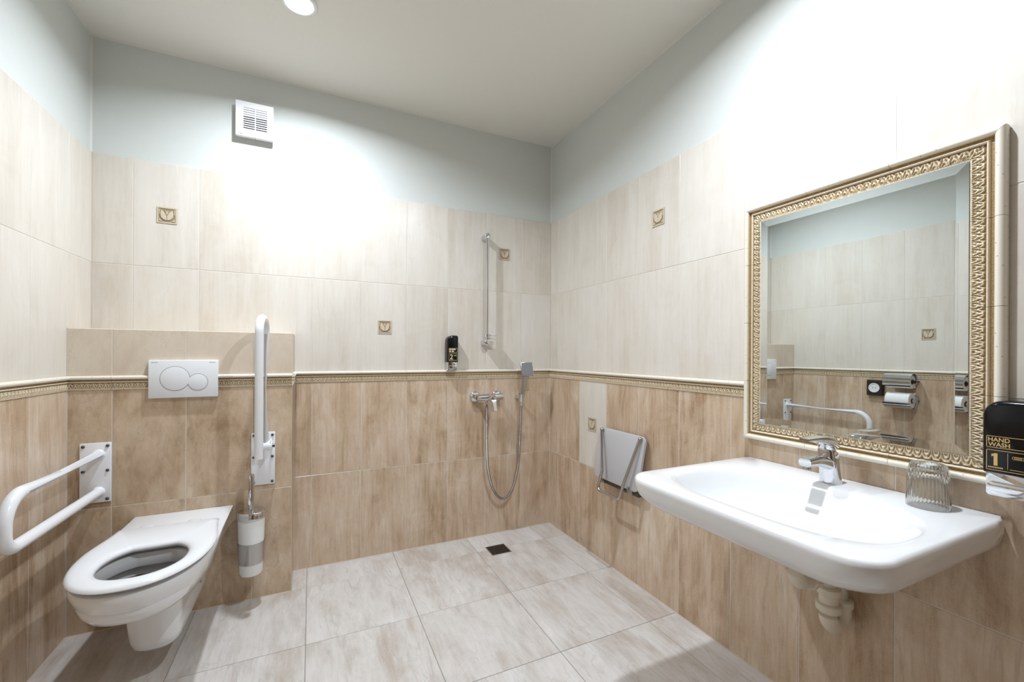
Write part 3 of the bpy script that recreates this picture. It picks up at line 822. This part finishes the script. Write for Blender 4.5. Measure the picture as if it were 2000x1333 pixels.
def shower_mixer():
    xa, xb, z = 0.925, 1.071, 0.874
    t = thing('shower_mixer', 'chrome shower mixer tap on the back wall', 'shower mixer', ((xa + xb) / 2, YB, z))
    for x in (xa, xb):
        mk('rosette', *lathe((x, YB, z), (0, -1, 0), [(0, 0.036), (0.006, 0.0355), (0.014, 0.030), (0.020, 0.020), (0.022, 0.014)], 32), 'chrome', t, True, angle=50)
        mk('inlet', *lathe((x, YB - 0.018, z), (0, -1, 0), [(0, 0.0145), (0.018, 0.0145), (0.019, 0.0185), (0.046, 0.0185)], 24), 'chrome', t, True, angle=45)
    yb = YB - 0.070
    mk('body', *lathe((xa - 0.012, yb, z), (1, 0, 0), [(0, 0.012), (0.004, 0.019), (0.05, 0.0215), (0.085, 0.0235), (0.125, 0.0215), (xb - xa + 0.020, 0.019), (xb - xa + 0.024, 0.012)], 28), 'chrome', t, True, angle=50)
    xm = (xa + xb) / 2
    mk('cartridge', *lathe((xm, yb - 0.004, z), (0, -1, -0.10), [(0, 0.022), (0.028, 0.0235), (0.046, 0.023), (0.054, 0.018), (0.056, 0.0)], 28), 'chrome', t, True, angle=45)
    pts = [(xm, yb - 0.046, z + 0.004), (xm + 0.001, yb - 0.058, z - 0.018), (xm + 0.002, yb - 0.072, z - 0.050), (xm + 0.003, yb - 0.080, z - 0.072)]
    loops = []
    for i, (px, py, pz) in enumerate(pts):
        w = (0.018, 0.013, 0.0095, 0.0115)[i]; th = (0.007, 0.005, 0.004, 0.0035)[i]
        loops.append([(px + a, py + b_ * 0.9, pz + b_ * 0.4) for a, b_ in ((-w, -th), (w, -th), (w, th), (-w, th))])
    mk('lever', *loft(loops), 'chrome', t, True, angle=30)
    mk('hose_outlet', *lathe((xm - 0.022, yb, z - 0.018), (0, 0, -1), [(0, 0.0125), (0.016, 0.0125), (0.018, 0.010), (0.026, 0.010)], 18), 'chrome', t, True, angle=45)
    return (xm - 0.022, yb, z - 0.0445)
hose_start = shower_mixer()

def hand_shower():
    hx = 1.216
    b_ = thing('shower_holder', 'small chrome wall holder for the hand shower', 'shower holder', (hx, YB, 0.845))
    mk('mount', *lathe((hx, YB, 0.862), (0, -1, 0), [(0, 0.015), (0.004, 0.0155), (0.030, 0.012), (0.046, 0.012)], 20), 'chrome', b_, True, angle=45)
    mk('cup', *lathe((hx, YB - 0.063, 0.838), (0.0, -0.05, 1), [(0, 0.0135), (0.003, 0.015), (0.050, 0.020), (0.050, 0.017), (0.004, 0.011)], 20), 'chrome', b_, True, angle=45)
    t = thing('hand_shower', 'chrome square hand shower with hanging metal hose', 'hand shower', (hx, YB - 0.063, 0.845))
    # handle: tapered flat bar rising from the holder, then a square head tilted to the room
    p0 = Vector((hx, YB - 0.064, 0.846)); p1 = Vector((hx + 0.018, YB - 0.085, 1.005))
    loops = []
    for k in range(6):
        f = k / 5; p = p0.lerp(p1, f); w = 0.010 + 0.009 * f; th = 0.009 - 0.001 * f
        loops.append([p + Vector((a, c, 0)) for a, c in rrect2(-w, w, -th, th, (0.004,) * 4, 3)])
    mk('handle', *loft(loops), 'steel', t, True, angle=40)
    hc = Vector((hx + 0.024, YB - 0.092, 1.045))
    rot = Matrix.Rotation(radians(-14), 3, 'X') @ Matrix.Rotation(radians(-12), 3, 'Z')
    mb = MB(); mb.add(bbox(-0.040, 0.040, -0.008, 0.008, -0.046, 0.046, 0.003))
    mb.xf(Matrix.Translation(hc) @ rot.to_4x4())
    hd = mb.build('head', 'chrome_soft', t, True, angle=40)
    mb = MB(); mb.add(bbox(-0.036, 0.036, -0.0088, -0.004, -0.042, 0.042, 0.0006, 1)); mb.xf(Matrix.Translation(hc) @ rot.to_4x4())
    mb.build('spray_face', 'spray_grey', hd)
    mb = MB()
    for i in range(7):
        for j in range(8):
            mb.add(lathe((-0.030 + i * 0.010, -0.0087, -0.036 + j * 0.0103), (0, -1, 0), [(0, 0.0026), (0.0014, 0.0018)], 6))
    mb.xf(Matrix.Translation(hc) @ rot.to_4x4())
    nz_ = mb.build('nozzles', 'line_grey', hd); nz_['kind'] = 'stuff'
    s_ = Vector(hose_start)
    pts = [s_, (0.975, 2.425, 0.70), (0.979, 2.43, 0.55), (0.990, 2.435, 0.42), (1.020, 2.44, 0.315), (1.060, 2.445, 0.250), (1.098, 2.447, 0.232), (1.140, 2.446, 0.255),
           (1.178, 2.444, 0.335), (1.202, 2.442, 0.47), (1.210, 2.44, 0.62), (1.214, 2.438, 0.76), (hx, YB - 0.063, 0.845)]
    mk('hose', *tube(catmull(pts, 10), 0.0078, 12), 'hose_metal', t, True)
    mk('hose_nut', *lathe((hx, YB - 0.0625, 0.812), (0.0, -0.02, 1), [(0, 0.0095), (0.004, 0.0115), (0.030, 0.0115)], 16), 'chrome', t, True, angle=45)
hand_shower()

def floor_drain():
    x0, x1, y0, y1 = 0.931, 1.051, 2.220, 2.334
    t = thing('floor_drain', 'square dark metal shower drain in the floor', 'floor drain', ((x0 + x1) / 2, (y0 + y1) / 2, 0))
    mb = MB(); f = 0.005
    for r in ((x0, x1, y0, y0 + f), (x0, x1, y1 - f, y1), (x0, x0 + f, y0 + f, y1 - f), (x1 - f, x1, y0 + f, y1 - f)):
        mb.add(box(r[0], r[1], r[2], r[3], -0.004, 0.002))
    mb.build('rim', 'steel', t)
    mk('grate', *box(x0 + f, x1 - f, y0 + f, y1 - f, -0.004, 0.0012), 'drain_dark', t)
    mb = MB()
    for i in range(6):
        for j in range(6):
            a, c = x0 + 0.016 + i * 0.0165, y0 + 0.015 + j * 0.0158
            mb.add(box(a, a + 0.010, c, c + 0.004, 0.0012, 0.0026))
    o = mb.build('grate_ribs', 'dark_steel', t); o['kind'] = 'stuff'
floor_drain()

def shower_seat():
    t = thing('folding_shower_seat', 'folded-up frosted grey shower seat with steel leg frame', 'shower seat', (XR, 1.735, 0.46))
    # board: gently bowed, leaning from its hinge back to the wall
    def xs(z): return XR - 0.062 + 0.040 * (z - 0.485) / 0.26
    y0, y1 = 1.556, 1.918
    outer = []
    for a, z in rrect2(y0, y1, 0.485, 0.742, (0.022, 0.022, 0.03, 0.03), 8):
        bow = 0.012 * (1 - ((a - 1.737) / 0.181) ** 2) if z > 0.60 else 0.0
        taper = 0.012 * (0.742 - z) / 0.257
        a2 = a + (taper if a < 1.737 else -taper)
        outer.append((a2, z + bow))
    front = [(xs(z) - 0.006, a, z) for a, z in outer]; back = [(xs(z) + 0.006, a, z) for a, z in outer]
    fin = [(xs(z) - 0.0085, 1.737 + (a - 1.737) * 0.975, 0.62 + (z - 0.62) * 0.965) for a, z in outer]
    mk('seat_board', *loft([back, front, fin]), 'frosted_acrylic', t, True, angle=40)
    # swing-down leg: one bent steel tube
    path = fillet([(XR - 0.044, 1.872, 0.737), (XR - 0.098, 1.795, 0.535), (XR - 0.112, 1.818, 0.437), (XR - 0.112, 1.648, 0.437), (XR - 0.098, 1.620, 0.535), (XR - 0.044, 1.578, 0.735)],
                  [0.05, 0.022, 0.022, 0.05], 6)
    mk('leg_frame', *tube(path, 0.0075, 14), 'steel', t, True, angle=50)
    for y in (1.872, 1.578):
        mk('pivot', *lathe((XR - 0.034, y, 0.737), (-1, 0, 0), [(0, 0.009), (0.012, 0.009), (0.016, 0.006)], 12), 'steel', t, True, angle=45)
    mk('wall_bracket', *bbox(XR - 0.040, XR + 0.0002, 1.590, 1.880, 0.452, 0.492, 0.003), 'dark_steel', t, True, angle=40)
    for y in (1.625, 1.845):
        mk('hinge_arm', *bbox(XR - 0.075, XR - 0.036, y - 0.010, y + 0.010, 0.462, 0.500, 0.004), 'steel', t, True, angle=40)
shower_seat()

# ------------------------------------------------------------------ washbasin
BX0, BY0, BY1, BZ = 0.893, 0.400, 1.060, 0.767
def basin_loop(z, i, N=96, rf=0.075, cx=1.13, cy=0.727, cc=0.0):
    x0, x1, y0, y1 = BX0 + i, XR, BY0 + i * 0.8, BY1 - i * 0.8
    r = max(0.012, rf); out = []
    for k in range(N):
        a = 2 * pi * (k + 0.5) / N; dx, dy = cos(a), sin(a)
        lo, hi = 0.0, 1.0
        for _ in range(34):
            m_ = (lo + hi) / 2; px, py = cx + dx * m_, cy + dy * m_
            ok = x0 <= px <= x1 and y0 <= py <= y1
            if ok and px < x0 + r:
                for ys, sg in ((y0 + r, -1), (y1 - r, 1)):
                    if (py - ys) * sg > 0 and (px - x0 - r) ** 2 + (py - ys) ** 2 > r * r: ok = False
            if ok: lo = m_
            else: hi = m_
        out.append((cx + dx * lo, cy + dy * lo, z))
    return out

def bowl_loop(z, s, N=96, cx=1.13, cy=0.727, dx=0.0):
    out = []
    for k in range(N):
        a = 2 * pi * (k + 0.5) / N; c, s_ = cos(a), sin(a)
        ax = (0.215 if c > 0 else 0.185); n = 2.4 if c > 0 else 3.0
        R_ = (abs(c / ax) ** n + abs(s_ / 0.292) ** n) ** (-1 / n)
        out.append((cx + dx + c * R_ * s, cy + s_ * R_ * s, z))
    return out

def washbasin():
    t = thing('washbasin', 'wide white wall-mounted washbasin under the mirror', 'washbasin', (XR, 0.73, BZ - 0.1))
    loops = []
    for z, i, r in ((0.600, 0.235, 0.10), (0.606, 0.205, 0.11), (0.625, 0.165, 0.12), (0.652, 0.115, 0.12), (0.668, 0.078, 0.12), (0.678, 0.050, 0.11), (0.687, 0.031, 0.10), (0.700, 0.016, 0.09),
                    (0.716, 0.006, 0.08), (0.735, 0.001, 0.075), (0.752, 0.0, 0.072), (0.761, 0.002, 0.07), (0.7655, 0.006, 0.067), (0.767, 0.012, 0.062)):
        loops.append(basin_loop(z, i, rf=r))
    for z, s_ in ((0.7668, 1.0), (0.764, 0.965), (0.756, 0.935), (0.742, 0.90), (0.715, 0.84), (0.690, 0.75), (0.670, 0.62), (0.657, 0.45), (0.650, 0.28), (0.646, 0.10)):
        loops.append(bowl_loop(z, s_))
    mk('basin', *loft(loops), 'porcelain', t, True, angle=60)
    mk('waste', *lathe((1.13, 0.727, 0.6455), (0, 0, 1), [(0, 0.030), (0.003, 0.029), (0.004, 0.022), (0.003, 0.0)], 28), 'chrome', t, True, angle=45)
washbasin()

def basin_tap():
    x, y = 1.388, 0.735
    t = thing('basin_tap', 'chrome single-lever mixer tap on the washbasin', 'tap', (x, y, BZ))
    def ring(cx, z, rx, ry, tilt=0.0, n=28): return [(cx + rx * cos(2 * pi * k / n), y + ry * sin(2 * pi * k / n), z - tilt * rx * cos(2 * pi * k / n)) for k in range(n)]
    mk('body', *loft([ring(x, BZ - 0.0005, 0.0285, 0.0275), ring(x, BZ + 0.004, 0.0285, 0.0275), ring(x - 0.003, BZ + 0.018, 0.0265, 0.026), ring(x - 0.010, BZ + 0.058, 0.0255, 0.0255, 0.1),
                      ring(x - 0.016, BZ + 0.094, 0.0255, 0.0255, 0.22), ring(x - 0.017, BZ + 0.097, 0.0235, 0.0235, 0.22)]), 'chrome', t, True, angle=40)
    loops = []
    for f in range(7):
        k = f / 6; px = x - 0.010 - 0.116 * k; pz = BZ + 0.053 + 0.018 * k + 0.008 * sin(pi * k)
        w = 0.021 - 0.004 * k; h_ = 0.0195 - 0.0080 * k
        loops.append([(px, y + a, pz + b_) for a, b_ in rrect2(-w, w, -h_, h_, (h_ * 0.8,) * 4, 4)])
    mk('spout', *loft(loops), 'chrome', t, True, angle=45)
    mk('aerator', *cyl((x - 0.113, y, BZ + 0.064), (x - 0.115, y, BZ + 0.052), 0.0105, 18), 'chrome_soft', t, True, angle=45)
    loops = []
    for px, pz, w, h_ in ((x + 0.012, BZ + 0.108, 0.014, 0.004), (x + 0.001, BZ + 0.116, 0.023, 0.013), (x - 0.026, BZ + 0.123, 0.025, 0.016), (x - 0.052, BZ + 0.130, 0.023, 0.011), (x - 0.090, BZ + 0.135, 0.019, 0.0055), (x - 0.128, BZ + 0.136, 0.014, 0.003)):
        loops.append([(px, y + a, pz + b_) for a, b_ in rrect2(-w, w, -h_, h_, (h_ * 0.7,) * 4, 3)])
    mk('lever', *loft(loops), 'chrome', t, True, angle=50)
    mk('lever_collar', *loft([ring(x - 0.017, BZ + 0.096, 0.0215, 0.0215, 0.22), ring(x - 0.018, BZ + 0.110, 0.024, 0.024, 0.22), ring(x - 0.019, BZ + 0.120, 0.022, 0.022, 0.22)]), 'chrome', t, True, angle=40)
basin_tap()

def tumbler():
    x, y = 1.388, 0.516; n = 216
    def ring(z, r, amp): return [(x + (r + amp * (0.5 + 0.5 * cos(36 * 2 * pi * k / n))) * cos(2 * pi * k / n), y + (r + amp * (0.5 + 0.5 * cos(36 * 2 * pi * k / n))) * sin(2 * pi * k / n), z) for k in range(n)]
    z0 = BZ + 0.0004
    out = [ring(z0, 0.0415, 0), ring(z0 + 0.012, 0.0412, 0.0002), ring(z0 + 0.022, 0.0400, 0.0014), ring(z0 + 0.060, 0.0384, 0.0016), ring(z0 + 0.088, 0.0358, 0.0016), ring(z0 + 0.101, 0.0338, 0.0014), ring(z0 + 0.107, 0.0318, 0.0004), ring(z0 + 0.108, 0.026, 0)]
    inn = [ring(z0 + 0.106, 0.020, 0), ring(z0 + 0.097, 0.018, 0), ring(z0 + 0.096, 0.026, 0), ring(z0 + 0.092, 0.0305, 0), ring(z0 + 0.060, 0.0358, 0), ring(z0 + 0.022, 0.0383, 0), ring(z0, 0.0396, 0)]
    V, F = loft(out + inn, False, False)
    nn = len(out) + len(inn)
    for k in range(n):
        k2 = (k + 1) % n; F.append(((nn - 1) * n + k, (nn - 1) * n + k2, k2, k))
    # close the hollow foot
    F2 = [f for f in F]
    i1 = len(out) + 1
    F2 = [f for f in F2 if not (i1 * n <= min(f) and max(f) < (i1 + 2) * n and min(f) < (i1 + 1) * n and max(f) >= (i1 + 1) * n)]
    F2.append(tuple(i1 * n + k for k in range(n))); F2.append(tuple((i1 + 1) * n + k for k in range(n)))
    o = mk('glass_tumbler', V, F2, 'clear_glass', None, True, (x, y, BZ), angle=60)
    tag(o, 'ribbed clear glass tumbler standing upside down on the washbasin', 'glass')
tumbler()

def drain_trap():
    y = 0.727
    t = thing('drain_trap', 'cream plastic drain trap under the washbasin', 'drain trap', (1.37, y, 0.33))
    p = 'trap_plastic'
    mk('waste_flange', *lathe((1.215, y, 0.603), (0, 0, -1), [(0, 0.036), (0.012, 0.036), (0.018, 0.028), (0.030, 0.026)], 24), p, t, True, angle=45)
    mk('elbow', *tube(fillet([(1.215, y, 0.585), (1.215, y, 0.520), (1.30, y, 0.506)], 0.026, 8), 0.0235, 20), p, t, True, angle=60)
    mk('clip_nut', *lathe((1.262, y, 0.513), (1, 0, -0.15), [(0, 0.026), (0.003, 0.0285), (0.016, 0.0285), (0.019, 0.026)], 8), p, t)
    mk('link_pipe', *tube(fillet([(1.285, y, 0.508), (1.367, y, 0.494), (1.367, y, 0.452)], 0.024, 8), 0.019, 18), p, t, True, angle=60)
    mk('cup_nut', *lathe((1.367, y, 0.470), (0, 0, -1), [(0, 0.026), (0.003, 0.0305), (0.020, 0.0305), (0.024, 0.026)], 24), p, t, True, angle=45)
    mk('down_leg', *cyl((1.367, y, 0.455), (1.367, y, 0.395), 0.0245, 24), p, t, True, angle=45)
    mk('bend_nut', *lathe((1.367, y, 0.422), (0, 0, -1), [(0, 0.029), (0.003, 0.0325), (0.020, 0.0325), (0.024, 0.027)], 24), p, t, True, angle=45)
    mk('bend', *tube(fillet([(1.367, y, 0.405), (1.367, y, 0.352), (1.433, y, 0.352), (1.433, y, 0.400)], 0.0325, 10), 0.0245, 20), p, t, True, angle=60)
    mk('outlet_nut', *lathe((1.433, y, 0.418), (0, 0, -1), [(0, 0.024), (0.003, 0.0285), (0.020, 0.0285), (0.024, 0.0245)], 24), p, t, True, angle=45)
    mk('riser', *tube(fillet([(1.433, y, 0.405), (1.433, y, 0.530), (XR, y, 0.545)], 0.018, 8), 0.0170, 18), p, t, True, angle=60)
drain_trap()

# ------------------------------------------------------------------ mirror set in a moulded ceramic frame
def mirror():
    ya, yb, za, zb = 0.402, 1.056, 0.838, 1.678       # outer frame
    t = thing('mirror', 'large wall mirror in an ornate cream moulded frame above the washbasin', 'mirror', (XR, (ya + yb) / 2, (za + zb) / 2))
    pr = 0.012                                         # frame stands on a bed in front of the tiles
    mb = MB()
    for r in ((ya + 0.001, yb - 0.001, za + 0.001, za + 0.064), (ya + 0.001, yb - 0.001, zb - 0.064, zb - 0.001), (ya + 0.001, ya + 0.064, za + 0.064, zb - 0.064), (yb - 0.064, yb - 0.001, za + 0.064, zb - 0.064)):
        mb.add(box(XR - pr - 0.001, XR - 0.0002, r[0], r[1], r[2], r[3]))
    mb.build('frame_bed', 'grout', t)
    X = XR - pr
    def side(c0, direction, rot, length, n):
        c0 = Vector(c0); d = Vector(direction); seg = length / n
        for k in range(n):
            c = c0 + d * (seg * (k + 0.5))
            place_border(t, seg, c, rot, 1 if k == 0 else 0, 1 if k == n - 1 else 0, 'frame_piece', u0=k * seg, vs=1.12)
    e0 = Matrix.Rotation(-pi / 2, 3, 'Z')
    def eul(angle): return (Matrix.Rotation(angle, 3, 'X') @ e0).to_euler()
    side((X, yb, zb), (0, -1, 0), eul(0), yb - ya, 3)             # top
    side((X, ya, zb), (0, 0, -1), eul(pi / 2), zb - za, 4)        # right
    side((X, ya, za), (0, 1, 0), eul(pi), yb - ya, 3)             # bottom
    side((X, yb, za), (0, 0, 1), eul(-pi / 2), zb - za, 4)        # left
    xg = XR - 0.018; w = 0.065
    y0, y1, z0, z1 = ya + w - 0.003, yb - w + 0.003, za + w - 0.003, zb - w + 0.003; bv = 0.0235; dp = 0.0012
    def rc(i, x): return [(x, y0 + i, z0 + i), (x, y1 - i, z0 + i), (x, y1 - i, z1 - i), (x, y0 + i, z1 - i)]
    V, F = loft([rc(0, XR - 0.001), rc(0, xg - dp), rc(bv, xg)], True, True)
    mk('mirror_glass', V, F, 'mirror_silver', t)
mirror()

# ------------------------------------------------------------------ on the left wall, seen in the mirror: socket and two paper holders
def socket():
    y, z, s_ = 1.698, 0.907, 0.049
    t = thing('wall_socket', 'dark bronze square wall socket with round white insert', 'socket', (XL, y, z))
    mp = lambda a, b_, d: (XL + d, y + a, z + b_)
    mk('frame', *loft([[mp(a, b_, d) for a, b_ in rrect2(-s_ + i, s_ - i, -s_ - 0.008 + i, s_ + 0.008 - i, (0.006,) * 4, 4)] for d, i in ((0, 0), (0.022, 0), (0.028, 0.005))]), 'bronze', t, True, angle=40)
    mk('insert', *lathe((XL + 0.0275, y, z), (1, 0, 0), [(0, 0.034), (0.004, 0.034), (0.005, 0.030), (0.0015, 0.029), (0.0015, 0.0)], 28), 'white_plastic', t, True, angle=40)
    for s2 in (-1, 1):
        mk('pin_hole', *cyl((XL + 0.0285, y + s2 * 0.0095, z), (XL + 0.0295, y + s2 * 0.0095, z), 0.003, 10), 'cavity', t)
socket()

def paper_holder(z, label, lab_roll, cover_top, r):
    ya, yb = 1.448, 1.608; xc = XL + 0.066
    t = thing('paper_holder', label, 'paper holder', (XL, (ya + yb) / 2, z), 'chrome toilet paper holders')
    mk('wall_plate', *bbox(XL - 0.0001, XL + 0.006, ya + 0.02, yb - 0.005, z - 0.045, z + 0.050, 0.002), 'chrome', t, True, angle=40)
    a0, a1 = (radians(-35), radians(175)) if cover_top else (radians(150), radians(345))
    n = 22; R_ = 0.057
    arc = [(xc + R_ * cos(a0 + (a1 - a0) * k / n), z + R_ * sin(a0 + (a1 - a0) * k / n)) for k in range(n + 1)]
    arc2 = [(xc + (R_ - 0.002) * cos(a0 + (a1 - a0) * k / n), z + (R_ - 0.002) * sin(a0 + (a1 - a0) * k / n)) for k in range(n + 1)]
    poly = arc + arc2[::-1]
    loops = [[(a, yy, c) for a, c in poly] for yy in (ya + 0.006, yb)]
    mk('cover', *loft(loops), 'chrome', t, True, angle=40)
    mk('arm', *tube(fillet([(XL + 0.004, ya + 0.004, z), (xc, ya + 0.004, z), (xc, yb - 0.008, z)], 0.010, 6), 0.0055, 12), 'bronze' if cover_top else 'chrome', t, True, angle=50)
    mk('arm_end', *lathe((xc, ya + 0.010, z), (0, -1, 0), [(0, 0.011), (0.012, 0.011), (0.014, 0.008)], 16), 'bronze' if cover_top else 'chrome', t, True, angle=45)
    y0, y1 = ya + 0.016, yb - 0.012
    rl = thing('toilet_paper_roll', lab_roll, 'toilet paper', (xc, (y0 + y1) / 2, z), 'white toilet paper rolls')
    rc_ = 0.019
    loops = [[(xc + rr * cos(2 * pi * k / 40), yy, z + rr * sin(2 * pi * k / 40)) for k in range(40)] for yy, rr in ((y0, rc_), (y0, r), (y1, r), (y1, rc_), (y0, rc_))]
    mk('paper', *loft(loops, False, False), 'paper', rl, True, angle=40)
    loops = [[(xc + rr * cos(2 * pi * k / 40), yy, z + rr * sin(2 * pi * k / 40)) for k in range(40)] for yy, rr in ((y0 - 0.0005, rc_ - 0.0015), (y0 - 0.0005, rc_ - 0.0001), (y1 + 0.0005, rc_ - 0.0001), (y1 + 0.0005, rc_ - 0.0015), (y0 - 0.0005, rc_ - 0.0015))]
    mk('core', *loft(loops, False, False), 'cardboard', rl, True, angle=40)
paper_holder(0.965, 'upper chrome paper holder on the left wall with its cover closed', 'toilet paper roll mostly hidden under the upper chrome cover', True, 0.046)
paper_holder(0.835, 'lower chrome paper holder on the left wall with open top', 'full white toilet paper roll showing above the lower chrome holder', False, 0.052)
